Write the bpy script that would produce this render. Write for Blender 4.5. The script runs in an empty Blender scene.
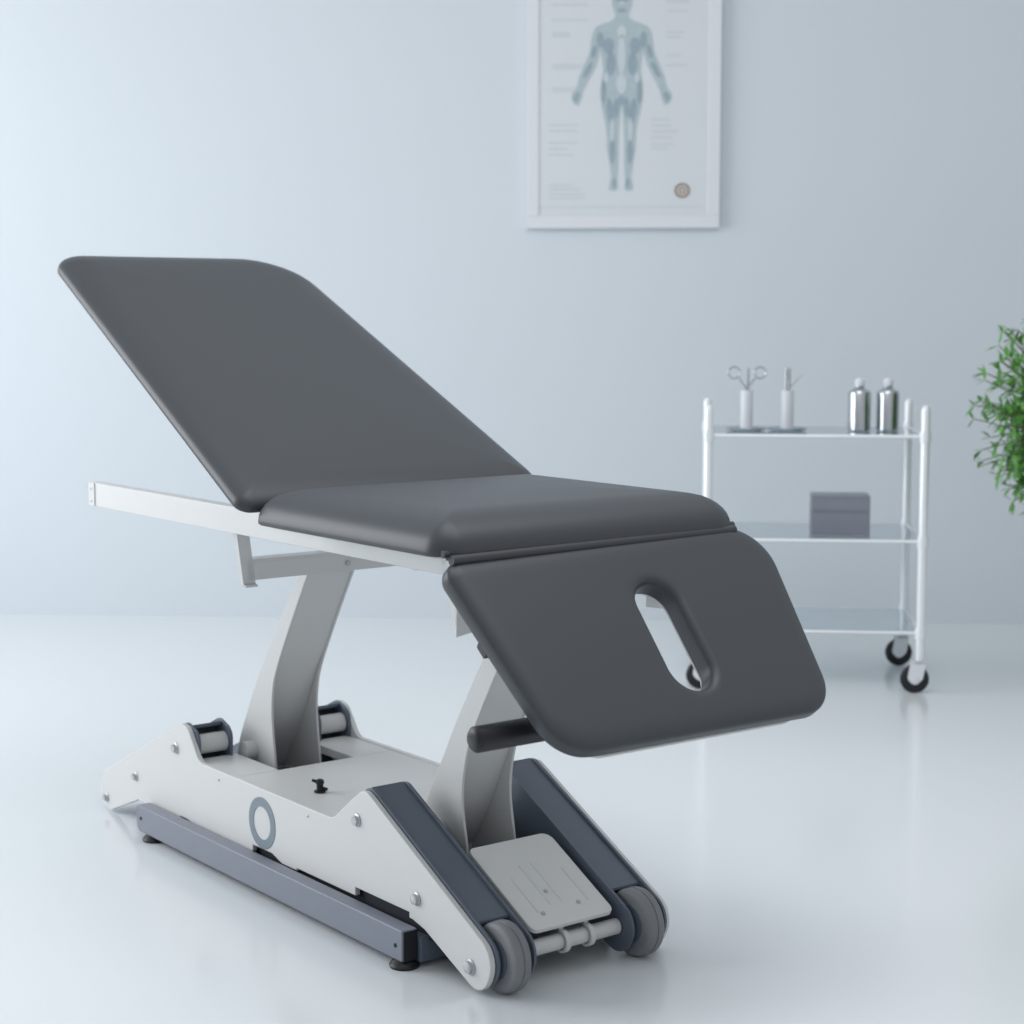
import bpy, bmesh, math, random
from mathutils import Vector, Matrix
PI = math.pi
random.seed(4)
sc = bpy.context.scene
col = sc.collection

# ------------------------------------------------------------------ materials
def srgb(c):
    return tuple(((v/255)/12.92 if v/255 <= 0.04045 else ((v/255+0.055)/1.055)**2.4) for v in c) + (1,)

def mat(name, c, rough=0.5, metal=0.0, noise=0.0, nscale=40, bump=0.0, bscale=300, spec=0.5, trans=0.0, alpha=1.0, coat=0.0, ior=1.45):
    m = bpy.data.materials.new(name); m.use_nodes = True
    nt = m.node_tree; b = nt.nodes['Principled BSDF']
    b.inputs['Roughness'].default_value = rough
    b.inputs['Metallic'].default_value = metal
    b.inputs['Specular IOR Level'].default_value = spec
    b.inputs['Transmission Weight'].default_value = trans
    b.inputs['Alpha'].default_value = alpha
    b.inputs['Coat Weight'].default_value = coat
    b.inputs['IOR'].default_value = ior
    col_ = srgb(c)
    tc = nt.nodes.new('ShaderNodeTexCoord')
    if noise > 0:
        n = nt.nodes.new('ShaderNodeTexNoise'); n.inputs['Scale'].default_value = nscale; n.inputs['Detail'].default_value = 3
        nt.links.new(tc.outputs['Object'], n.inputs['Vector'])
        mx = nt.nodes.new('ShaderNodeMix'); mx.data_type = 'RGBA'
        mx.inputs['A'].default_value = tuple(v*(1-noise) for v in col_[:3]) + (1,)
        mx.inputs['B'].default_value = tuple(min(1, v*(1+noise)) for v in col_[:3]) + (1,)
        nt.links.new(n.outputs['Fac'], mx.inputs['Factor']); nt.links.new(mx.outputs['Result'], b.inputs['Base Color'])
    else:
        b.inputs['Base Color'].default_value = col_
    if bump > 0:
        n2 = nt.nodes.new('ShaderNodeTexNoise'); n2.inputs['Scale'].default_value = bscale
        nt.links.new(tc.outputs['Object'], n2.inputs['Vector'])
        bp = nt.nodes.new('ShaderNodeBump'); bp.inputs['Strength'].default_value = bump; bp.inputs['Distance'].default_value = 0.001
        nt.links.new(n2.outputs['Fac'], bp.inputs['Height']); nt.links.new(bp.outputs['Normal'], b.inputs['Normal'])
    return m

M = dict(
    wall=mat('wall_paint', (209, 216, 222), 0.85, noise=0.012, nscale=1.5, spec=0.2),
    floor=mat('floor_resin', (222, 227, 230), 0.17, noise=0.015, nscale=1.2, spec=0.5),
    white=mat('white_coating', (212, 213, 213), 0.42, noise=0.01, nscale=25, bump=0.05, bscale=900),
    grey=mat('grey_coating', (204, 205, 205), 0.42, noise=0.01, nscale=25),
    dark=mat('slate_coating', (94, 103, 116), 0.4, noise=0.03, nscale=30),
    rail=mat('blue_grey_coating', (124, 130, 142), 0.42, noise=0.03, nscale=30),
    black=mat('black_plastic', (26, 28, 33), 0.4, noise=0.05),
    hole=mat('dark_interior', (38, 42, 50), 0.6, noise=0.05),
    rubber=mat('grey_rubber', (126, 128, 132), 0.55, noise=0.03, nscale=60, bump=0.05),
    pad=mat('charcoal_vinyl', (65, 69, 74), 0.42, noise=0.012, nscale=12, bump=0.12, bscale=700, spec=0.45),
    padtrim=mat('charcoal_trim', (62, 64, 68), 0.5, noise=0.02),
    steel=mat('brushed_steel', (190, 194, 198), 0.25, metal=1.0, noise=0.02),
    chrome=mat('polished_chrome', (222, 226, 230), 0.12, metal=1.0, noise=0.01),
    bolt=mat('bolt_steel', (178, 180, 183), 0.35, metal=0.5, noise=0.04),
    tube=mat('white_tube', (232, 236, 240), 0.3, metal=0.25, noise=0.01),
    glass=mat('clear_shelf_glass', (225, 236, 242), 0.05, trans=1.0, noise=0.005),
    greyplastic=mat('smoky_plastic', (150, 154, 166), 0.3, noise=0.06, nscale=20, alpha=0.6),
    emblem=mat('emblem_grey', (128, 140, 150), 0.5, noise=0.02),
    frame=mat('frame_white', (218, 221, 226), 0.4, noise=0.008),
    paper=mat('poster_paper', (212, 216, 221), 0.7, noise=0.012, nscale=4),
    ink1=mat('poster_ink_pale', (176, 190, 195), 0.7, noise=0.10, nscale=45),
    ink2=mat('poster_ink_mid', (150, 167, 177), 0.7, noise=0.14, nscale=60),
    ink3=mat('poster_ink_light', (198, 208, 214), 0.7, noise=0.03, nscale=50),
    textink=mat('poster_text_ink', (194, 199, 205), 0.7, noise=0.03),
    seal=mat('seal_ink', (146, 124, 100), 0.7, noise=0.08, nscale=60),
    porcelain=mat('instrument_pot', (206, 210, 216), 0.3, noise=0.02, nscale=30),
    leaf=mat('leaf_green', (98, 158, 74), 0.5, noise=0.45, nscale=14),
    stem=mat('stem_brown', (84, 96, 58), 0.7, noise=0.1),
    pot=mat('plant_pot', (214, 216, 218), 0.4, noise=0.02),
    soil=mat('soil', (60, 48, 38), 0.9, noise=0.2),
)

# ------------------------------------------------------------------ helpers
def obj(name, bm, m, parent=None, smooth=True, bevel=0.0, angle=35, label=None):
    bmesh.ops.recalc_face_normals(bm, faces=bm.faces)
    me = bpy.data.meshes.new(name); bm.to_mesh(me); bm.free()
    me.materials.append(M[m])
    if smooth:
        for p in me.polygons: p.use_smooth = True
        me.set_sharp_from_angle(angle=math.radians(angle))
    o = bpy.data.objects.new(name, me); col.objects.link(o)
    if parent: o.parent = parent
    if bevel:
        b = o.modifiers.new('bevel', 'BEVEL'); b.width = bevel; b.segments = 3; b.limit_method = 'ANGLE'; b.angle_limit = math.radians(40)
        b.harden_normals = False
    if label: o['label'] = label
    return o

def thing(name, label, cat, loc=(0, 0, 0), rz=0, group=None):
    o = bpy.data.objects.new(name, None); col.objects.link(o)
    o.empty_display_size = 0.05
    o.location = loc; o.rotation_euler = (0, 0, rz)
    o['label'] = label; o['category'] = cat
    if group: o['group'] = group
    return o

def add_box(bm, a, b, mtx=None):
    vs = [bm.verts.new((x, y, z)) for x in (a[0], b[0]) for y in (a[1], b[1]) for z in (a[2], b[2])]
    for f in ((0, 1, 3, 2), (4, 6, 7, 5), (0, 4, 5, 1), (2, 3, 7, 6), (0, 2, 6, 4), (1, 5, 7, 3)):
        bm.faces.new([vs[i] for i in f])
    if mtx: bmesh.ops.transform(bm, matrix=mtx, verts=vs)
    return bm

def add_tube(bm, p, q, r, r2=None, n=24, cap=True):
    p = Vector(p); q = Vector(q); r2 = r if r2 is None else r2
    d = (q-p).normalized(); u = d.orthogonal().normalized(); v = d.cross(u)
    A = [bm.verts.new(p+(u*math.cos(2*PI*i/n)+v*math.sin(2*PI*i/n))*r) for i in range(n)]
    B = [bm.verts.new(q+(u*math.cos(2*PI*i/n)+v*math.sin(2*PI*i/n))*r2) for i in range(n)]
    for i in range(n):
        bm.faces.new((A[i], A[(i+1) % n], B[(i+1) % n], B[i]))
    if cap: bm.faces.new(A); bm.faces.new(B)
    return bm

def add_lathe(bm, p, d, prof, n=36):
    """prof = [(t along d, radius)] closed at both ends"""
    p = Vector(p); d = Vector(d).normalized(); u = d.orthogonal().normalized(); v = d.cross(u)
    rings = []
    for t, r in prof:
        rings.append([bm.verts.new(p+d*t+(u*math.cos(2*PI*i/n)+v*math.sin(2*PI*i/n))*max(r, 1e-5)) for i in range(n)])
    for A, B in zip(rings, rings[1:]):
        for i in range(n): bm.faces.new((A[i], A[(i+1) % n], B[(i+1) % n], B[i]))
    bm.faces.new(rings[0]); bm.faces.new(rings[-1])
    return bm

def fillet(pts, n=6):
    """pts (x, y, r) polygon -> rounded outline"""
    out = []; N = len(pts)
    for i in range(N):
        p = Vector(pts[i][:2]); r = pts[i][2] if len(pts[i]) > 2 else 0
        a = Vector(pts[i-1][:2])-p; b = Vector(pts[(i+1) % N][:2])-p
        la, lb = a.length, b.length; a.normalize(); b.normalize()
        if r <= 0: out.append(p); continue
        ang = a.angle(b); t = min(r/math.tan(ang/2), la*0.49, lb*0.49); r = t*math.tan(ang/2)
        c = p+(a+b).normalized()*(r/math.sin(ang/2))
        s = p+a*t-c; e = p+b*t-c
        tot = s.angle(e); sg = 1 if s.x*e.y-s.y*e.x > 0 else -1
        for k in range(n+1):
            th = sg*tot*k/n
            out.append(c+Vector((s.x*math.cos(th)-s.y*math.sin(th), s.x*math.sin(th)+s.y*math.cos(th))))
    return out

def prism_w(bm, out, w0, w1):
    """outline in (l, z) extruded across the width; bed coordinates (w, l, z)"""
    A = [bm.verts.new((w0, p[0], p[1])) for p in out]; B = [bm.verts.new((w1, p[0], p[1])) for p in out]
    n = len(out)
    bm.faces.new(A); bm.faces.new(B)
    for i in range(n): bm.faces.new((A[i], A[(i+1) % n], B[(i+1) % n], B[i]))
    return bm

def shift(bm, v):
    bmesh.ops.translate(bm, verts=bm.verts, vec=v); return bm

# ------------------------------------------------------------------ the room
def wall_box(name, a, b, m, loc=(0, 0, 0), rz=0):
    o = obj(name, add_box(bmesh.new(), a, b), m, smooth=False)
    o.location = loc; o.rotation_euler = (0, 0, rz); o['kind'] = 'structure'
    return o
wall_box('floor', (-5, -4, -0.1), (6, 8.4, 0), 'floor')
# left wall with the window the daylight comes through
bm = bmesh.new()
for a_, b_ in (((-4.6, -4, 0), (-4.42, 2.9, 3.4)), ((-4.6, 6.5, 0), (-4.42, 7.42, 3.4)), ((-4.6, 2.9, 0), (-4.42, 6.5, .6)), ((-4.6, 2.9, 3.2), (-4.42, 6.5, 3.4))): add_box(bm, a_, b_)
obj('wall_left', bm, 'wall', smooth=False)['kind'] = 'structure'
bm = bmesh.new()
for a_, b_ in (((-4.46, 2.82, .52), (-4.36, 2.9, 3.28)), ((-4.46, 6.5, .52), (-4.36, 6.58, 3.28)), ((-4.46, 2.9, .52), (-4.36, 6.5, .6)), ((-4.46, 2.9, 3.2), (-4.36, 6.5, 3.28))): add_box(bm, a_, b_)
obj('window_1', bm, 'frame', smooth=False)['kind'] = 'structure'
WY = 7.10; WR = math.radians(-3.6)            # back wall, turned slightly
wall_box('wall_back', (-4.5, 0, -0.02), (5.9, 0.15, 3.4), 'wall', (0, WY, 0), WR)

def wall_pt(px, py, off=0.0):
    return None

# ------------------------------------------------------------------ treatment table
TH = math.radians(37.272)
O = Vector((-0.060, 3.128, 0))
Vd = Vector((-math.sin(TH), math.cos(TH), 0)); Wd = Vector((math.cos(TH), math.sin(TH), 0))
WC, LC = 0.21, 0.70
root = thing('treatment_table', 'large charcoal padded examination table on a white wheeled base with raised backrest',
             'treatment table', O+Vd*LC+Wd*WC, TH)
OFF = Vector((-WC, -LC, 0))
def part(name, bm, m, parent=None, **k):
    """bed coordinates (w, l, z) -> part of the table"""
    return obj(name, shift(bm, OFF), m, parent or root, **k)

# side panels (white), with bolts and ring emblem
panel = [(1.498, 0.004, .03), (1.555, 0.022, .03), (1.535, .092, .03), (1.118, .287, .03), (1.085, .28, .03),
         (1.035, .213, .04), (.48, .212, .05), (.415, .262, .03), (.366, .296, .035), (-.052, .08, .05), (-.012, -.004, .04),
         (.165, .074, .04), (.205, .083, .02), (.215, .083, 0), (.215, .094, 0), (.40, .094, 0), (.40, .077, 0),
         (.62, .077, 0), (.62, .072, 0), (.68, .072, 0), (.72, .084, 0), (.80, .084, 0), (.80, .066, .01), (1.05, .066, 0), (1.10, .072, 0), (1.13, .072, 0), (1.13, .061, 0), (1.30, .061, .03), (1.34, .064, .03)]
for w0, w1, out in ((0, .012, -1), (.408, .42, 1)):
    sp = part('side_panel', prism_w(bmesh.new(), fillet(panel), w0, w1), 'white', bevel=.0018)
    wo = w0 if out < 0 else w1
    for l, z, r in ((1.144, .225, .013), (1.351, .118, .011), (1.512, .034, .011), (.39, .229, .013), (.189, .126, .013), (.022, .046, .015)):
        part('bolt', add_lathe(bmesh.new(), (wo, l, z), (out, 0, 0), [(-.002, r), (.002, r), (.0035, r*.75), (.009, r*.7), (.010, r*.35)], 20), 'bolt', sp)
    for l, z in ((.944, .193), (.574, .196)):
        part('rivet', add_lathe(bmesh.new(), (wo, l, z), (out, 0, 0), [(-.001, .003), (.001, .003), (.002, .0015)], 12), 'bolt', sp)
    if out < 0:
        bm = bmesh.new(); n = 56; rg = []
        for R, dx in ((.035, 0), (.035, -.0012), (.0545, -.0012), (.0545, 0)):
            rg.append([bm.verts.new((dx, .758+R*math.cos(2*PI*i/n), .140+R*math.sin(2*PI*i/n))) for i in range(n)])
        for a, b in ((0, 1), (1, 2), (2, 3), (3, 0)):
            for i in range(n): bm.faces.new((rg[a][i], rg[a][(i+1) % n], rg[b][(i+1) % n], rg[b][i]))
        part('ring_emblem', bm, 'emblem', sp, label='grey ring emblem on the white side panel')

# chassis body with deck
bm = bmesh.new()
deck_z = .210
def body():
    bm = bmesh.new()
    # hollow deck: slabs around the rear column opening
    l0, l1 = .38, 1.075
    add_box(bm, (.012, l0, .190), (.408, .885, deck_z))
    add_box(bm, (.012, .885, .190), (.115, l1, deck_z))
    add_box(bm, (.305, .885, .190), (.408, l1, deck_z))
    add_box(bm, (.012, l0, .10), (.030, l1, .190))
    add_box(bm, (.390, l0, .07), (.408, l1, .190))
    add_box(bm, (.030, l0, .07), (.390, .40, .190))
    return bm
part('chassis', body(), 'white', smooth=False, bevel=.002)
part('chassis_floor', add_box(bmesh.new(), (.014, .12, .05), (.406, 1.30, .092)), 'hole', smooth=False,
     label='dark tray inside the base')

# slate channel arms, front and rear
armF = [(.405, .18, .02), (.405, .262, .03), (.368, .302, .03), (-.060, .0815, .052), (-.016, -.003, .046), (.16, .075, .03)]
armR = [(1.06, .20, .01), (1.056, .270, .03), (1.112, .289, .03), (1.545, .088, .04), (1.55, .008, .03), (1.48, .012, .03), (1.30, .10, .03)]
for outer, inner in ((.0125, .098), (.4075, .322)):
    sgn = 1 if inner > outer else -1
    for nm, prof in (('front_arm', armF), ('rear_arm', armR)):
        bm = bmesh.new()
        for a in (outer, inner-sgn*.006):
            prism_w(bm, fillet(prof), a, a+sgn*.006)
        lo, hi = min(outer, inner), max(outer, inner)
        if nm == 'front_arm':
            web = [(.368, .2955), (.030, .1210), (.030, .1150), (.368, .2895)]
            web2 = [(.384, .22), (.392, .275), (.386, .278), (.377, .22)]
            prism_w(bm, web, lo+.006, hi-.006)
            prism_w(bm, [(.395, .15), (.395, .20), (.389, .20), (.389, .15)], lo+.006, hi-.006)
        else:
            prism_w(bm, [(1.098, .283), (1.50, .083), (1.50, .077), (1.098, .275)], lo+.006, hi-.006)
            prism_w(bm, [(1.135, .07), (1.135, .262), (1.13, .262), (1.13, .07)], lo+.006, hi-.006)
        ar = part(nm, bm, 'dark', bevel=.0012)
        if nm == 'rear_arm':
            part('roller', add_lathe(bmesh.new(), (lo+.0065, 1.088, .240), (1, 0, 0), [(0, .020), (.001, .022), (hi-lo-.014, .022), (hi-lo-.013, .020)], 28), 'grey', ar,
                 label='pale roller inside the dark arm')

# wheels
for wc_ in (.047, .358):
    t = .037
    R = .064
    bm = add_lathe(bmesh.new(), (wc_-t/2, -.012, R), (1, 0, 0),
                   [(0.0, .040), (0, .052), (.0008, .0575), (.004, .0615), (.009, .0632), (.0155, .0634), (.0165, .0618), (.0185, .0618), (.0195, .0638), (t-.008, .0640), (t-.004, .0625), (t-.0008, .0585), (t, .052), (t, .04)], 56)
    wh = part('wheel', bm, 'rubber')
    part('hub', add_lathe(bmesh.new(), (wc_-t/2-.004, -.012, R), (1, 0, 0), [(0, .020), (.002, .036), (t+.006, .036), (t+.008, .020)], 40), 'dark', wh)

# axle with the hooks of the pedal plate
part('axle', add_lathe(bmesh.new(), (.100, .0, .060), (1, 0, 0), [(0, .013), (.001, .015), (.219, .015), (.220, .013)], 28), 'grey')
# foot plate
def footplate():
    pts = fillet([(.112, .186, .014), (.304, .186, .02), (.304, -.014, .014), (.112, -.014, .014)], 6)
    bm = bmesh.new(); s = .517; z0 = .200
    A = [bm.verts.new((p.x, p.y, z0-(.185-p.y)*s)) for p in pts]
    B = [bm.verts.new((p.x, p.y+.004, z0-.009-(.185-p.y)*s)) for p in pts]
    bm.faces.new(A); bm.faces.new(B); n = len(pts)
    for i in range(n): bm.faces.new((A[i], A[(i+1) % n], B[(i+1) % n], B[i]))
    return bm
fp = part('foot_plate', footplate(), 'white', bevel=.002)
def fz(l): return .200-(.185-l)*.517
for w in (.150, .186, .214, .268):                 # pressed grooves in the plate
    a, b = (.03, .125) if w in (.186, .214) else (.02, .10)
    bm = bmesh.new()
    pts = [(a, fz(a)+.0012), (b, fz(b)+.0012), (b, fz(b)-.002), (a, fz(a)-.002)]
    prism_w(bm, pts, w-.0008, w+.0008); part('groove', bm, 'grey', fp)
for w, l in ((.198, .060), (.245, .022), (.158, .016)):
    part('plate_screw', add_lathe(bmesh.new(), (w, l, fz(l)-.002), (0, -.46, .89), [(0, .0042), (.004, .0042), (.0052, .002)], 14), 'bolt', fp)
for w in (.188, .246):
    bm = bmesh.new(); n = 22
    arc = []
    for k in range(n+1):
        th = math.radians(115)-math.radians(250)*k/n
        arc.append((-.002+.0215*math.cos(th+PI), .060+.0215*math.sin(th+PI)))
    inn = [(-.002+(x+.002)*.76, .060+(z-.060)*.76) for x, z in arc]
    prism_w(bm, arc+inn[::-1], w-.005, w+.005)
    add_box(bm, (w-.005, .0, .072), (w+.005, .012, .098))
    part('hook', bm, 'grey', fp)
part('plate_support', prism_w(bmesh.new(), [(.0, .088), (.02, .075), (.17, .155), (.17, .180)], .16, .26), 'hole', fp)

# lower rails with levelling feet + crossbeam
for a, b, s in ((-.038, -.004, -1), (.424, .458, 1)):
    out = fillet([(.182, .014, .006), (.182, .074, .004), (1.275, .074, .008), (1.275, .014, .02)], 5)
    lr = part('lower_rail', prism_w(bmesh.new(), out, a, b), 'rail', bevel=.003)
    c = (a+b)/2
    for l in (1.215, .200):
        part('levelling_foot', add_lathe(bmesh.new(), (c, l, 0), (0, 0, 1), [(0, .027), (.005, .029), (.011, .024), (.016, .012), (.020, .008)], 28), 'black', lr)
    part('end_cap', add_box(bmesh.new(), (a+.002, .1795, .016), (b-.002, .1815, .072)), 'black', lr, smooth=False)
    part('rail_bolt', add_lathe(bmesh.new(), (a if s < 0 else b, 1.250, .046), (s, 0, 0), [(-.001, .004), (.0015, .004), (.002, .002)], 12), 'hole', lr)
    part('rail_bolt', add_lathe(bmesh.new(), (a if s < 0 else b, .204, .042), (s, 0, 0), [(-.001, .004), (.0015, .004), (.002, .002)], 12), 'hole', lr)
part('cross_beam', add_box(bmesh.new(), (-.004, .172, .010), (.424, .205, .058)), 'dark', bevel=.002, smooth=False)
part('cross_beam', add_box(bmesh.new(), (-.004, 1.21, .010), (.424, 1.25, .049)), 'dark', bevel=.002, smooth=False)

# lifting columns
def smoothline(pts, n=40):
    pts = [Vector(p) for p in pts]; out = []
    for i in range(len(pts)-1):
        p0 = pts[max(i-1, 0)]; p1 = pts[i]; p2 = pts[i+1]; p3 = pts[min(i+2, len(pts)-1)]
        m = max(2, n//(len(pts)-1))
        for k in range(m):
            t = k/m
            out.append(0.5*((2*p1)+(p2-p0)*t+(2*p0-5*p1+4*p2-p3)*t*t+(3*p1-p0-3*p2+p3)*t**3))
    out.append(pts[-1]); return out
def column(front, rear, zt, bend):
    """front and rear edge lines (l, z) bottom->top, channel open to the front below `bend`"""
    wn, wf, t = .150, .270, .006
    F = smoothline(front); Rr = smoothline(rear)
    n = min(len(F), len(Rr)); F = F[:n]; Rr = Rr[:n]
    bm = bmesh.new()
    for a in (wn, wf-t):
        prism_w(bm, [(p.x, p.y) for p in F]+[(p.x, p.y) for p in reversed(Rr)], a, a+t)
    # web: flush with the front edge above the bend, leaning back to the rear edge below it
    A = []
    zb = F[0].y
    for f, r in zip(F, Rr):
        k = 0 if f.y > bend else min(1, (bend-f.y)/(bend-zb))
        A.append((f.x+.003+(r.x-f.x-.014)*k*.92, f.y+(r.y-f.y)*k*.92))
    B = [(x+.006, z) for x, z in A]
    prism_w(bm, A+B[::-1], wn+t, wf-t)
    return bm
colR = part('lift_column', column([(.957, .15), (.966, .215), (.976, .30), (.970, .37), (.945, .43), (.880, .54), (.812, .648), (.795, .675)],
                           [(1.145, .15), (1.125, .225), (1.085, .30), (1.045, .37), (1.005, .43), (.925, .54), (.845, .648), (.825, .675)], .675, .44), 'grey', bevel=.0015)
colF = part('lift_column', column([(.228, .12), (.243, .19), (.256, .27), (.246, .345), (.218, .415), (.150, .53), (.065, .66), (.005, .75)],
                           [(.420, .12), (.400, .19), (.362, .27), (.318, .345), (.278, .415), (.205, .53), (.115, .66), (.050, .75)], .75, .40), 'grey', bevel=.0015)
part('bolt', add_lathe(bmesh.new(), (.236, .792, .662), (0, -1, 0), [(-.004, .006), (.003, .006), (.004, .003)], 16), 'bolt', colR)
for l in (1.06, .33):
    z = .215 if l > 1 else .20
    part('pivot', add_lathe(bmesh.new(), (.122, l, z), (1, 0, 0), [(0, .018), (.002, .022), (.028, .022)], 30), 'grey', colR if l > 1 else colF)

# upper frame
zr0, zr1 = .745, .800
for a, b in ((-.036, -.006), (.426, .456)):
    le = 1.485 if a < .2 else 1.20
    bm = prism_w(bmesh.new(), fillet([(.045, zr0, .003), (.045, .80, .003), (le, zr1, .003), (le, zr0, .003)], 3), a, b)
    fr = part('frame_rail', bm, 'white', bevel=.002)
    s = -1 if a < .2 else 1; wo = a if s < 0 else b
    part('end_flange', add_box(bmesh.new(), (min(wo, wo+s*.003), le-.028, zr0+.001), (max(wo, wo+s*.003), le+.001, zr1-.001)), 'white', fr, smooth=False)
    for z in (.757, .786):
        part('rail_bolt', add_lathe(bmesh.new(), (wo+s*.003, le-.013, z), (s, 0, 0), [(-.001, .0035), (.001, .0035), (.002, .002)], 12), 'bolt', fr)
    part('rail_bolt', add_lathe(bmesh.new(), (wo, .275, .782), (s, 0, 0), [(-.001, .006), (.003, .006), (.005, .003)], 12), 'bolt', fr)
    # front gusset that carries the head section
    bm = bmesh.new()
    g = fillet([(.012, .640, .004), (.048, .748, .01), (.052, .775, .004), (.006, .775, .003)], 4)
    prism_w(bm, g, wo, wo-s*.003)
    wi = wo-s*.060
    A = [bm.verts.new(q) for q in ((wo, .011, .641), (wi, .008, .652), (wi, .006, .775), (wo, .006, .775))]
    B = [bm.verts.new((v.co.x, v.co.y+.004, v.co.z)) for v in A]
    bm.faces.new(A); bm.faces.new(B)
    for i in range(4): bm.faces.new((A[i], A[(i+1) % 4], B[(i+1) % 4], B[i]))
    part('front_gusset', bm, 'white', fr, bevel=.001)
part('frame_end_tube', add_box(bmesh.new(), (-.006, .10, .748), (.426, .135, .79)), 'white', smooth=False, bevel=.002)
part('frame_end_tube', add_box(bmesh.new(), (-.006, .60, .748), (.426, .63, .79)), 'white', smooth=False, bevel=.002)
# crossbar at the rear column with hangers
bm = bmesh.new()
add_box(bm, (-.008, .792, .645), (.428, .800, .683))
add_box(bm, (-.008, .792, .683), (.428, .830, .689))
ag = [( .12, .68), (.21, .742), (.30, .68)]
part('cross_bar', bm, 'grey', smooth=False, bevel=.001)
for a, b in ((-.030, -.001), (.421, .450)):
    bm = bmesh.new()
    add_box(bm, (a, .792, .632), (b, .798, .744)); add_box(bm, (a+.012, .798, .632), (a+.016, .83, .744))
    add_box(bm, (a, .784, .632), (b, .80, .637))
    for v in bm.verts: v.co.x += (.744-v.co.z)*.13*(1 if a < .2 else -1)
    part('hanger', bm, 'grey', smooth=False, bevel=.001)
# backrest prop under the pad
part('backrest_strut', add_tube(bmesh.new(), (.21, .86, .70), (.21, 1.14, 1.055), .012), 'steel')

# ---- pads
def inset_poly(pts, d):
    """pts (x,y,r), counter-clockwise, inset by d"""
    n = len(pts); out = []
    for i in range(n):
        a = Vector(pts[i-1][:2]); p = Vector(pts[i][:2]); b = Vector(pts[(i+1) % n][:2])
        e1 = (p-a).normalized(); e2 = (b-p).normalized()
        n1 = Vector((-e1.y, e1.x)); n2 = Vector((-e2.y, e2.x))
        k = 1+n1.dot(n2)
        out.append((p.x+(n1.x+n2.x)/k*d, p.y+(n1.y+n2.y)/k*d, max(pts[i][2]-d, .006)))
    return out
def pad(corners, base, crown, redge, hole=None, place=None, nseg=12):
    """rounded quad cushion; outline (corners) is its widest line; base below it, crown above"""
    bm = bmesh.new(); rings = []
    prof = [(.012, -base), (.004, -base*.93), (.0, -base*.6), (0, 0)]
    K = 9
    for k in range(1, K+1):
        th = PI/2*k/K
        prof.append((redge*(1-math.cos(th)), crown*(.985 if hole else .93)*math.sin(th)))
    prof.append((redge+.05, crown*.97)); prof.append((redge+.11, crown))
    if hole: prof[-2] = (redge+.004, crown*.995); prof[-1] = (redge+.010, crown)
    for d, h in prof:
        q = inset_poly(corners, d); o = fillet(q, nseg); o2 = []
        for i, p in enumerate(o):
            o2.append(p)
            if (i+1) % (nseg+1) == 0:            # straight edge: subdivide it
                p2 = o[(i+1) % len(o)]
                for k in range(1, 48 if hole else 14): o2.append(p.lerp(p2, k/(48 if hole else 14)))
        o = o2
        rings.append([bm.verts.new((p.x, p.y, h)) for p in o])
    n = len(rings[0])
    for A, B in zip(rings, rings[1:]):
        for i in range(n): bm.faces.new((A[i], A[(i+1) % n], B[(i+1) % n], B[i]))
    if not hole:
        bm.faces.new(rings[0]); bm.faces.new(rings[-1])
    else:
        cx, cy, hw, hl = hole
        def st(th, grow):
            # where a ray from the hole's centre meets a stadium outline
            w = hw+grow; L = hl+grow; q = L-w; c, d = math.cos(th), math.sin(th)
            if abs(c) > 1e-6 and abs(w/abs(c)*d) <= q: t = w/abs(c)
            else:
                bb = abs(d)*q; t = bb+math.sqrt(max(bb*bb-q*q+w*w, 0))
            return cx+t*c, cy+t*d
        top = rings[-1]; bot = rings[0]
        loops = [(.024, crown), (.016, crown*.985), (.010, crown*.92), (.005, crown*.74), (.0015, crown*.4), (0, 0), (0, -base*.7), (0, -base)]
        ths = [math.atan2(v.co.y-cy, v.co.x-cx) for v in top]
        prev = top
        for g, h in loops:
            ring_ = [bm.verts.new((*st(t, g), h)) for t in ths]
            for i in range(n): bm.faces.new((prev[i], prev[(i+1) % n], ring_[(i+1) % n], ring_[i]))
            prev = ring_
        for i in range(n): bm.faces.new((prev[i], prev[(i+1) % n], bot[(i+1) % n], bot[i]))
    if place: bmesh.ops.transform(bm, matrix=place, verts=bm.verts)
    return bm

def tilt(l0, z0, slope):
    """pad plane coordinates (w, s, h) -> bed coordinates; s runs up the pad from (l0, z0)"""
    a = math.atan(slope)
    return Matrix.Translation((0, l0, z0)) @ Matrix.Rotation(a, 4, 'X')

# seat (flat)
seat_c = [(-.158, -.118, .050), (.520, -.118, .060), (.520, .505, .04), (-.158, .505, .04)]
part('seat_pad', pad(seat_c, .009, .066, .105, place=Matrix.Translation((0, 0, .8085))), 'pad', angle=60)
part('seat_board', add_box(bmesh.new(), (-.125, -.085, .792), (.49, .48, .7995)), 'white', smooth=False)
# backrest: bottom at l .505, rises towards the rear
Lb = math.hypot(1.03, 1.03*.472)
back_c = [(-.184, 0, .03), (.538, 0, .05), (.526, Lb, .16), (-.100, Lb, .075)]
bp = part('backrest_pad', pad(back_c, .012, .034, .085, place=tilt(.500, .829, .472)), 'pad', angle=60)
bm = pad([(-.14, .04, .03), (.51, .04, .06), (.49, Lb-.04, .11), (-.06, Lb-.04, .07)], .003, .003, .004, place=tilt(.500, .829, .472) @ Matrix.Translation((0, 0, -.016)))
part('backrest_board', bm, 'white', bp)
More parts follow.
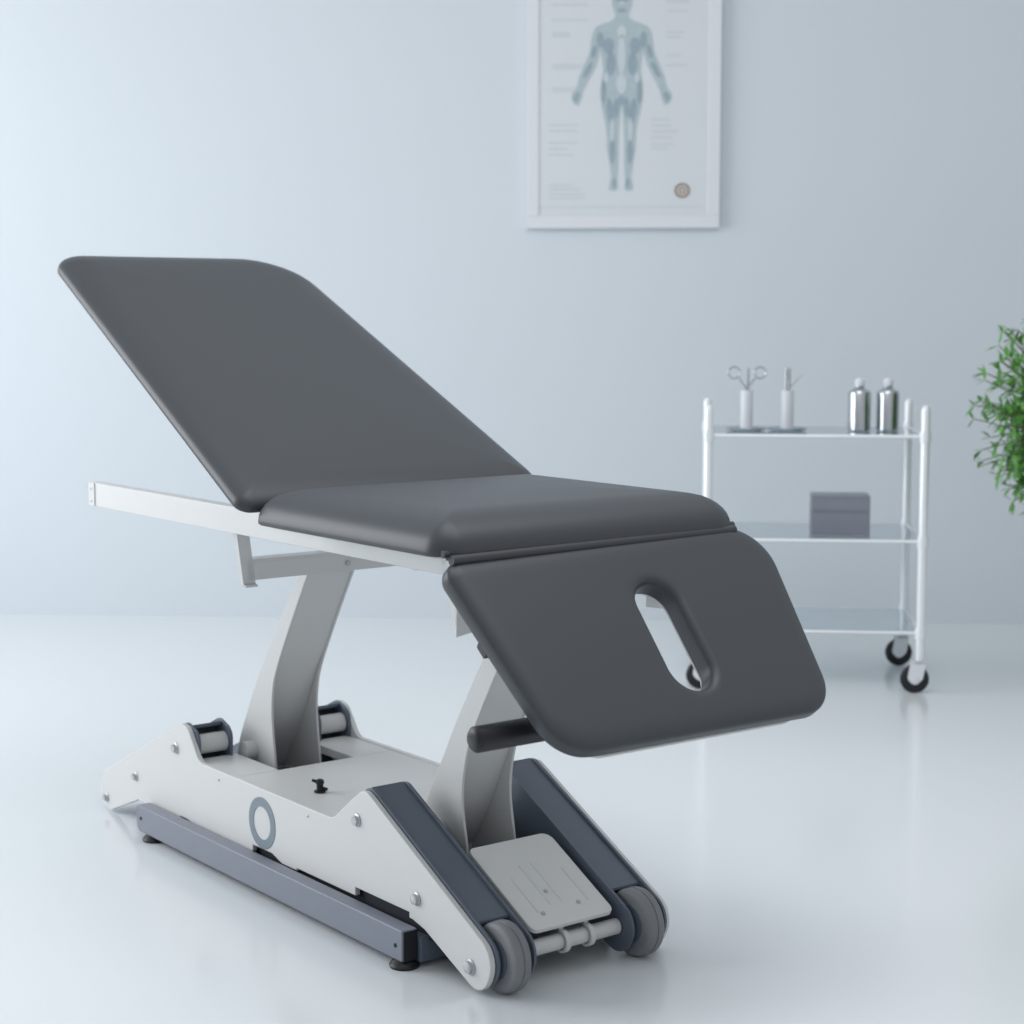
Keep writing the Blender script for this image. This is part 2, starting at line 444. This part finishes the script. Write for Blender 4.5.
# head section with breathing hole: runs down and forward from the hinge
Lh = math.hypot(.245, .245*1.2)+.006
PH = Matrix.Translation((0, -.112, .790)) @ Matrix.Rotation(math.atan(1.2), 4, 'X')
head_c = [(-.088, -Lh+.022, .085), (.522, -Lh+.018, .075), (.572, .020, .085), (-.160, 0, .03)]
hp = part('head_pad', pad(head_c, .026, .014, .034, hole=(.240, -.188, .045, .106), place=PH, nseg=14), 'pad', angle=60)
bm = pad([(-.04, -Lh+.023, .07), (.475, -Lh+.021, .07), (.53, -.02, .06), (-.12, -.02, .03)], .003, .003, .003, hole=(.240, -.188, .048, .110), place=PH @ Matrix.Translation((0, 0, -.0305)), nseg=14)
part('head_board', bm, 'white', hp)
# hinge strips
bm = bmesh.new()
add_tube(bm, (-.138, -.118, .797), (.500, -.112, .801), .0085, n=20)
part('hinge_strip', bm, 'padtrim')
bm = bmesh.new(); add_tube(bm, (-.146, -.104, .806), (.508, -.100, .808), .0065, n=20)
part('hinge_strip', bm, 'padtrim')
# arm bar below the head section
bm = add_lathe(bmesh.new(), (-.180, -.232, .528), (1, 0, 0), [(0, .010), (.002, .017), (.007, .0215), (.345, .0215), (.350, .014)], 32)
ab = part('arm_bar', bm, 'black')
part('bar_bracket', prism_w(bmesh.new(), fillet([(-.245, .545, .004), (-.205, .505, .01), (-.09, .66, .01), (-.11, .70, .01)]), .02, .028), 'white', ab, bevel=.001)
part('hinge_clip', prism_w(bmesh.new(), fillet([(-.155, .665, .002), (-.120, .628, .002), (-.100, .645, .004), (-.125, .690, .004)]), -.075, -.045), 'padtrim', ab, bevel=.001)
# knob on the deck
bm = add_lathe(bmesh.new(), (.087, .67, deck_z), (0, 0, 1), [(0, .012), (.004, .012), (.006, .007), (.016, .007), (.020, .009), (.026, .008), (.028, .004)], 20)
add_tube(bm, (.087, .67, deck_z+.020), (.074, .680, deck_z+.026), .004, .003, n=12)
add_tube(bm, (.087, .67, deck_z+.010), (.098, .658, deck_z+.007), .004, .003, n=12)
part('deck_knob', bm, 'black')

# ------------------------------------------------------------------ trolley
TW, TD, THh = .672, .455, .905
tr = thing('trolley', 'white metal instrument trolley with three glass shelves and black casters by the wall', 'trolley',
           (.976, 5.985, 0), math.radians(-5.6))
x0, x1, y0, y1 = -TW/2, TW/2, -TD/2, TD/2
for x in (x0, x1):
    for y in (y0, y1):
        bm = add_lathe(bmesh.new(), (x, y, .10), (0, 0, 1), [(0, .011), (.002, .0145), (THh-.115, .0145), (THh-.105, .011), (THh-.100, .005)], 24)
        part_ = obj('post', bm, 'tube', tr)
        # swivelled casters: wheel axis towards the room
        cx_, cy_ = x-.018, y-.020
        cs = obj('caster', add_lathe(bmesh.new(), (cx_, cy_-.011, .045), (0, 1, 0), [(0, .030), (.002, .041), (.006, .045), (.016, .045), (.020, .041), (.022, .030)], 40), 'black', tr)
        bm = bmesh.new()
        for dy in (-.0165, .0135):
            out = fillet([(-.024, .046, .019), (.0, .022, .02), (.024, .046, .014), (.034, .100, .006), (-.014, .100, .012)], 5)
            A = [bm.verts.new((cx_+p.x, cy_+dy, p.y)) for p in out]; B = [bm.verts.new((cx_+p.x, cy_+dy+.003, p.y)) for p in out]
            bm.faces.new(A); bm.faces.new(B)
            for i in range(len(out)): bm.faces.new((A[i], A[(i+1) % len(out)], B[(i+1) % len(out)], B[i]))
        add_box(bm, (cx_-.004, cy_-.0165, .094), (cx_+.032, cy_+.0165, .100))
        add_tube(bm, (x, y, .098), (x, y, .108), .010, n=16)
        add_tube(bm, (cx_, cy_-.019, .045), (cx_, cy_+.019, .045), .009, n=16)
        obj('caster_fork', bm, 'frame', cs, bevel=.0006)
zs = (.807, .477, .187)
for k, z in enumerate(zs):
    bm = bmesh.new()
    for ya in (y0, y1): add_tube(bm, (x0, ya, z), (x1, ya, z), .006, n=14)
    for xa in (x0, x1): add_tube(bm, (xa, y0, z), (xa, y1, z), .006, n=14)
    for xa in (x0, x1):
        for ya in (y0, y1): add_tube(bm, (xa, ya, z-.018), (xa, ya, z+.018), .018, n=20)
    sh = obj('shelf_rim', bm, 'tube', tr)
    obj('glass_shelf', add_box(bmesh.new(), (x0+.012, y0+.012, z-.002), (x1-.012, y1-.012, z+.005)), 'glass', sh, smooth=False)
tm = Matrix.Translation(tr.location) @ Matrix.Rotation(tr.rotation_euler.z, 4, 'Z')
def on_shelf(x, y, z): return tm @ Vector((x, y, z))
Z1 = zs[0]+.0062; Z2 = zs[1]+.0062

def pot(loc, label, kind):
    t = thing('instrument_holder', label, 'instrument holder', loc)
    obj('dish', add_lathe(bmesh.new(), (0, 0, 0), (0, 0, 1), [(0, .050), (.003, .062), (.009, .066), (.010, .063), (.005, .055), (.0045, .001)], 36), 'steel', t)
    obj('beaker', add_lathe(bmesh.new(), (0, 0, .0046), (0, 0, 1), [(0, .019), (.002, .0205), (.124, .0205), (.126, .0195), (.126, .017), (.010, .017), (.010, .001)], 32), 'porcelain', t)
    return t
h1 = on_shelf(-.213, -.06, Z1); h2 = on_shelf(-.083, -.06, Z1)
pot(h1, 'pale beaker on a steel dish holding open ring handled scissors, left end of trolley top', 1)
pot(h2, 'pale beaker on a steel dish holding forceps, beside the one with scissors', 2)
def ring(bm, c, R, r, n=28, m=10):
    c = Vector(c); rows = []
    for i in range(n):
        a = 2*PI*i/n; d = Vector((math.cos(a), 0, math.sin(a)))
        rows.append([bm.verts.new(c+d*(R+r*math.cos(2*PI*j/m))+Vector((0, r*math.sin(2*PI*j/m), 0))) for j in range(m)])
    for i in range(n):
        for j in range(m):
            bm.faces.new((rows[i][j], rows[(i+1) % n][j], rows[(i+1) % n][(j+1) % m], rows[i][(j+1) % m]))
s = thing('scissors', 'steel scissors with two open finger rings standing in the left beaker', 'scissors', h1+Vector((0, 0, .016)))
for sg in (-1, 1):
    bm = bmesh.new()
    add_tube(bm, (-sg*.007, sg*.003, .0), (0, sg*.003, .118), .0015, .0040, n=12)
    add_tube(bm, (0, sg*.003, .118), (sg*.026, sg*.003, .152), .0036, .003, n=12)
    ring(bm, (sg*.042, sg*.003, .170), .0185, .0030)
    obj('blade', bm, 'steel', s)
obj('pivot_screw', add_tube(bmesh.new(), (0, -.008, .118), (0, .008, .118), .005, n=16), 'steel', s)
p = thing('forceps', 'thin pair of steel forceps standing upright behind the scissors', 'forceps', h1+Vector((.002, .009, .016)))
bm = bmesh.new(); add_tube(bm, (-.003, 0, 0), (.003, 0, .185), .002, .0028, n=10); add_tube(bm, (.006, 0, 0), (.004, 0, .185), .002, .0028, n=10)
obj('arms', bm, 'steel', p)
p = thing('tweezers', 'wide steel tweezers standing upright in the right beaker', 'tweezers', h2+Vector((0, 0, .016)))
for sg in (-1, 1):
    obj('arm', add_tube(bmesh.new(), (sg*.007, 0, .0), (sg*.0045, 0, .185), .003, .0045, n=12), 'steel', p)
obj('bridge', add_tube(bmesh.new(), (-.006, 0, .184), (.006, 0, .184), .0045, n=12), 'steel', p)
p = thing('probe', 'slim steel probe leaning to the right out of the right beaker', 'probe', h2+Vector((-.008, .010, .016)))
obj('rod', add_tube(bmesh.new(), (0, 0, 0), (.010, 0, .118), .0025, .003, n=12), 'steel', p)
obj('bent_tip', add_tube(bmesh.new(), (.010, 0, .118), (.056, 0, .165), .003, .0018, n=12), 'steel', p)

def bottle(loc, label):
    t = thing('bottle', label, 'bottle', loc, group='steel bottles on the trolley top')
    obj('bottle_body', add_lathe(bmesh.new(), (0, 0, 0), (0, 0, 1), [(0, .034), (.003, .0365), (.120, .0365), (.128, .033), (.136, .018), (.140, .014), (.146, .014)], 40), 'steel', t)
    obj('cap', add_lathe(bmesh.new(), (0, 0, .146), (0, 0, 1), [(0, .016), (.016, .016), (.020, .013), (.024, .006)], 28), 'frame', t)
bottle(on_shelf(.147, -.05, Z1), 'steel bottle with a white cap, nearer the middle of the trolley top')
bottle(on_shelf(.238, -.04, Z1), 'steel bottle with a white cap, nearer the right end of the trolley')

b = thing('storage_box', 'smoky grey lidded plastic box on the middle trolley shelf', 'box', on_shelf(.090, -.06, Z2), tr.rotation_euler.z)
bm = bmesh.new()
add_box(bm, (-.092, -.060, 0), (.092, .060, .003)); add_box(bm, (-.092, -.060, .003), (.092, -.057, .073)); add_box(bm, (-.092, .057, .003), (.092, .060, .073))
add_box(bm, (-.092, -.057, .003), (-.089, .057, .073)); add_box(bm, (.089, -.057, .003), (.092, .057, .073))
obj('box_base', bm, 'greyplastic', b, smooth=False)
bm = bmesh.new(); add_box(bm, (-.092, -.062, .073), (.092, .062, .079)); add_box(bm, (-.092, -.062, .118), (.092, .062, .126))
add_box(bm, (-.092, -.060, .079), (.092, -.056, .118)); add_box(bm, (-.092, .056, .079), (.092, .060, .118)); add_box(bm, (-.092, -.056, .079), (-.088, .056, .118)); add_box(bm, (.088, -.056, .079), (.092, .056, .118))
obj('lid', bm, 'greyplastic', b, smooth=False, bevel=.001)

# ------------------------------------------------------------------ framed anatomy poster
Wx = Vector((math.cos(WR), math.sin(WR), 0)); Wn = Vector((math.sin(WR), -math.cos(WR), 0))
PW, PHt = .728, 1.09
pcx = .421
pc = Vector((pcx, WY+pcx*math.tan(WR), 0)); pz = 1.508
po = thing('anatomy_poster', 'white framed poster of a standing human muscle figure on the pale blue wall', 'poster', (pc.x, pc.y, pz), WR)
fw, fd = .046, .034
bm = bmesh.new()
for a, b in (((-PW/2, -fd, 0), (PW/2, -.001, fw)), ((-PW/2, -fd, PHt-fw), (PW/2, -.001, PHt)), ((-PW/2, -fd, fw), (-PW/2+fw, -.001, PHt-fw)), ((PW/2-fw, -fd, fw), (PW/2, -.001, PHt-fw))):
    add_box(bm, a, b)
obj('frame', bm, 'frame', po, smooth=False, bevel=.002)
obj('sheet', add_box(bmesh.new(), (-PW/2+fw-.002, -.020, fw-.002), (PW/2-fw+.002, -.002, PHt-fw+.002)), 'paper', po, smooth=False)
# figure: coordinates in photo pixels around (622, .)  -> metres on the sheet
K = 7.08/1840
def P2(px, py): return ((px-623.0)*K, (229.5-py)*K*.958)
def flat(name, pts, m, y=-.0212, t=.0008, parent=po):
    bm = bmesh.new()
    A = [bm.verts.new((*[p_ for p_ in (q[0],)], y, q[1])) for q in pts]; B = [bm.verts.new((q[0], y+t, q[1])) for q in pts]
    bm.faces.new(A); bm.faces.new(B); n = len(pts)
    for i in range(n): bm.faces.new((A[i], A[(i+1) % n], B[(i+1) % n], B[i]))
    return obj(name, bm, m, parent, smooth=False)
half = [(0, -14), (5, -13), (9, -8), (10, -1), (9.5, 6), (7.5, 12), (6.5, 15), (7, 18.5), (11, 21.5), (18, 24), (25, 27), (28.5, 33), (30, 42), (31, 52), (36, 64), (41, 76), (44, 88), (48, 93), (49, 98), (46, 104), (42, 106),
        (39, 98), (37, 90), (31, 78), (25, 66), (22, 55), (20.5, 50), (19, 62), (18, 72), (20, 82), (20.5, 95), (19, 108), (15.5, 124), (14, 136), (14, 148), (11, 166), (9.5, 178), (11, 184), (12, 190), (7, 192), (3.5, 190), (4, 180), (3, 164), (3, 148), (2.5, 132), (1.5, 116), (0, 103)]
right = [(x, y) for x, y in half]; left = [(-x, y) for x, y in reversed(half[1:-1])]
fig = [P2(621+x, y) for x, y in right+left]
flat('figure', fig, 'ink1')
def ell(name, cx, cy, rx, ry, m, rot=0, y=-.0220):
    pts = []
    for i in range(24):
        a = 2*PI*i/24; X = rx*math.cos(a); Y = ry*math.sin(a)
        pts.append(P2(621+cx+X*math.cos(rot)-Y*math.sin(rot), cy+X*math.sin(rot)+Y*math.cos(rot)))
    return pts
def multi(name, ells, m, y):
    bm = bmesh.new()
    for e in ells:
        pts = ell('', *e[:4], m, e[4] if len(e) > 4 else 0)
        A = [bm.verts.new((q[0], y, q[1])) for q in pts]; B = [bm.verts.new((q[0], y+.0006, q[1])) for q in pts]
        bm.faces.new(A); bm.faces.new(B); n = len(pts)
        for i in range(n): bm.faces.new((A[i], A[(i+1) % n], B[(i+1) % n], B[i]))
    return obj(name, bm, m, po, smooth=False)
mus = []
for sg in (-1, 1):
    mus += [(sg*13, 46, 5.5, 8, 0), (sg*21, 40, 3.5, 8, 0), (sg*10.5, 64, 4.5, 12, 0), (sg*27, 52, 2.5, 7, -sg*.25), (sg*33, 70, 2.2, 9, -sg*.5), (sg*44, 97, 2.4, 5, -sg*.4),
            (sg*17.5, 92, 2.6, 12, 0), (sg*11, 112, 3.4, 14, sg*.12), (sg*5, 108, 2.6, 10, 0), (sg*8.5, 152, 2.8, 12, 0), (sg*6.5, 184, 1.6, 5, 0)]
mus += [(0, 101, 3.4, 5, 0), (0, 0, 6.5, 3, 0), (0, 11, 4.5, 2, 0), (0, -9, 6.5, 3, 0)]
multi('muscles', mus, 'ink2', -.0219)
multi('midline', [(0, 32, 4.5, 6, 0), (0, 55, 3.8, 20, 0), (0, 84, 5.0, 10, 0), (0, 3.5, 2.5, 1.6, 0)] + [(sg*15, 78, 2.2, 5, 0) for sg in (-1, 1)] + [(sg*9, 130, 1.6, 12, 0) for sg in (-1, 1)], 'ink3', -.0224)
# soft lines of illegible caption text and the inner border line
bm = bmesh.new()
def bar(x, y, w, h=1.1):
    a = P2(x, y+h/2); b_ = P2(x+w, y-h/2)
    add_box(bm, (a[0], -.0210, a[1]), (b_[0], -.0200, b_[1]))
rr = random.Random(2)
for y in (5, 20, 33, 36, 65, 68, 88, 91, 125, 131, 143, 149, 155, 186, 190, 195, 199):
    w_ = rr.uniform(16, 36); xx = 550 if y > 100 else 553
    bar(xx, y, w_)
for y in (3, 12, 33, 38, 56, 66, 120, 126, 132, 138, 145, 149): bar(650 if 110 < y < 160 else 664, y, rr.uniform(14, 28))
for a_ in ((541, 208, 160, .7), (541, 208, 1, 1), (696, 208, 1, 1)): bar(*a_)
obj('caption_lines', bm, 'textink', po, smooth=False)
bm = bmesh.new()
for R0, R1 in ((7.6, 5.4), (3.6, 2.0)):
    n = 32; A = []; B = []; C2 = []; D = []
    for i in range(n):
        a = 2*PI*i/n
        q = P2(681+R0*math.cos(a), 191.5+R0*math.sin(a)); r_ = P2(681+R1*math.cos(a), 191.5+R1*math.sin(a))
        A.append(bm.verts.new((q[0], -.0214, q[1]))); B.append(bm.verts.new((r_[0], -.0214, r_[1])))
        C2.append(bm.verts.new((q[0], -.0204, q[1]))); D.append(bm.verts.new((r_[0], -.0204, r_[1])))
    for i in range(n):
        j = (i+1) % n
        bm.faces.new((A[i], A[j], B[j], B[i])); bm.faces.new((A[i], A[j], C2[j], C2[i])); bm.faces.new((B[i], B[j], D[j], D[i])); bm.faces.new((C2[i], C2[j], D[j], D[i]))
obj('round_seal', bm, 'seal', po, smooth=False, label='brown round seal in the poster corner')
for c_ in po.children:
    if not c_.name.startswith('frame'): c_.location.y = -.010

# ------------------------------------------------------------------ potted plant at the right edge
pl = thing('potted_plant', 'bushy green leafy plant with arching stems at the right edge of the photo', 'plant', (1.84, 5.62, 0))
obj('plant_pot', add_lathe(bmesh.new(), (0, 0, 0), (0, 0, 1), [(0, .11), (.005, .115), (.26, .150), (.27, .155), (.285, .155), (.285, .143), (.25, .140), (.25, .001)], 40), 'pot', pl)
obj('soil', add_lathe(bmesh.new(), (0, 0, .2505), (0, 0, 1), [(0, .138), (.008, .136), (.012, .08)], 30), 'soil', pl)
rs = random.Random(11)
bs = bmesh.new(); bl = bmesh.new()
add_tube(bs, (0, 0, .25), (.01, 0, .78), .014, .009, n=12)
def leaf(bm, p, d, up, L, w):
    d = d.normalized(); s_ = d.cross(up)
    if s_.length < 1e-3: s_ = d.orthogonal()
    s_.normalize(); nn = s_.cross(d)
    pts = [p, p+d*L*.3+s_*w*.5-nn*w*.08, p+d*L*.65+s_*w*.42-nn*w*.1, p+d*L-nn*L*.12, p+d*L*.65-s_*w*.42-nn*w*.1, p+d*L*.3-s_*w*.5-nn*w*.08, p+d*L*.5+nn*w*.12]
    v = [bm.verts.new(q) for q in pts]
    for i in range(6): bm.faces.new((v[i], v[(i+1) % 6], v[6]))
cen = Vector((0, 0, .885))
for k in range(820):
    # direction over the sphere
    zz = rs.uniform(-.95, 1); aa = rs.uniform(0, 2*PI); rr_ = math.sqrt(1-zz*zz)
    d = Vector((rr_*math.cos(aa), rr_*math.sin(aa), zz))
    tip = cen+Vector((d.x*.405, d.y*.405, d.z*.41))*rs.uniform(.66, 1.04)
    st_ = Vector((rs.uniform(-.02, .02), rs.uniform(-.02, .02), rs.uniform(.58, .84)))
    mid = (st_+tip)/2+Vector((0, 0, .05))
    prev = st_; m = 9
    for i in range(1, m+1):
        t = i/m; q = st_*(1-t)**2+mid*2*t*(1-t)+tip*t*t
        add_tube(bs, prev, q, .0018, .0015, n=5, cap=False)
        if t > .45:
            ax = (q-prev).normalized()
            for j in range(3):
                a = rs.uniform(0, 2*PI); o_ = ax.orthogonal().normalized(); o_ = Matrix.Rotation(a, 3, ax) @ o_
                dd = (ax*.6+o_*.9+Vector((0, 0, rs.uniform(-.35, .15)))).normalized()
                leaf(bl, q, dd, Vector((0, 0, 1)), rs.uniform(.034, .056), rs.uniform(.009, .014))
        prev = q
obj('stems', bs, 'stem', pl)
obj('foliage', bl, 'leaf', pl, smooth=True, angle=180)

# ------------------------------------------------------------------ light
def area(name, loc, target, sx, sy, power, colr):
    L = bpy.data.lights.new(name, 'AREA'); L.shape = 'RECTANGLE'; L.size = sx; L.size_y = sy; L.energy = power; L.color = colr
    o = bpy.data.objects.new(name, L); col.objects.link(o); o.location = loc
    o.rotation_euler = (Vector(target)-Vector(loc)).to_track_quat('-Z', 'Y').to_euler()
    return o
area('window_light', (-4.34, 4.7, 1.9), (0.2, 4.7, 1.3), 3.6, 2.6, 134, (.97, .985, 1.0))
area('added_overhead_light', (0.3, 3.2, 3.1), (0.3, 3.6, 0), 2.4, 2.0, 40, (.98, .99, 1.0))  # unseen area lamp added for soft light from above; no ceiling is built
w = bpy.data.worlds.new('world'); sc.world = w; w.use_nodes = True
w.node_tree.nodes['Background'].inputs[0].default_value = (.93, .965, 1.0, 1)
w.node_tree.nodes['Background'].inputs[1].default_value = .56

# ------------------------------------------------------------------ camera
cam = bpy.data.cameras.new('camera'); co = bpy.data.objects.new('camera', cam); col.objects.link(co)
cam.sensor_width = 36; cam.lens = 36*1840/1024; cam.clip_start = .05
pitch = math.atan(202/1840)
co.location = (0, 0, 1.2); co.rotation_euler = (PI/2-pitch, 0, 0)
cam.dof.use_dof = True; cam.dof.focus_distance = 3.4; cam.dof.aperture_fstop = 4.4
sc.camera = co
sc.view_settings.view_transform = 'Standard'; sc.view_settings.look = 'None'; sc.view_settings.gamma = 1
sc.view_settings.use_curve_mapping = False; sc.view_settings.exposure = 0.08
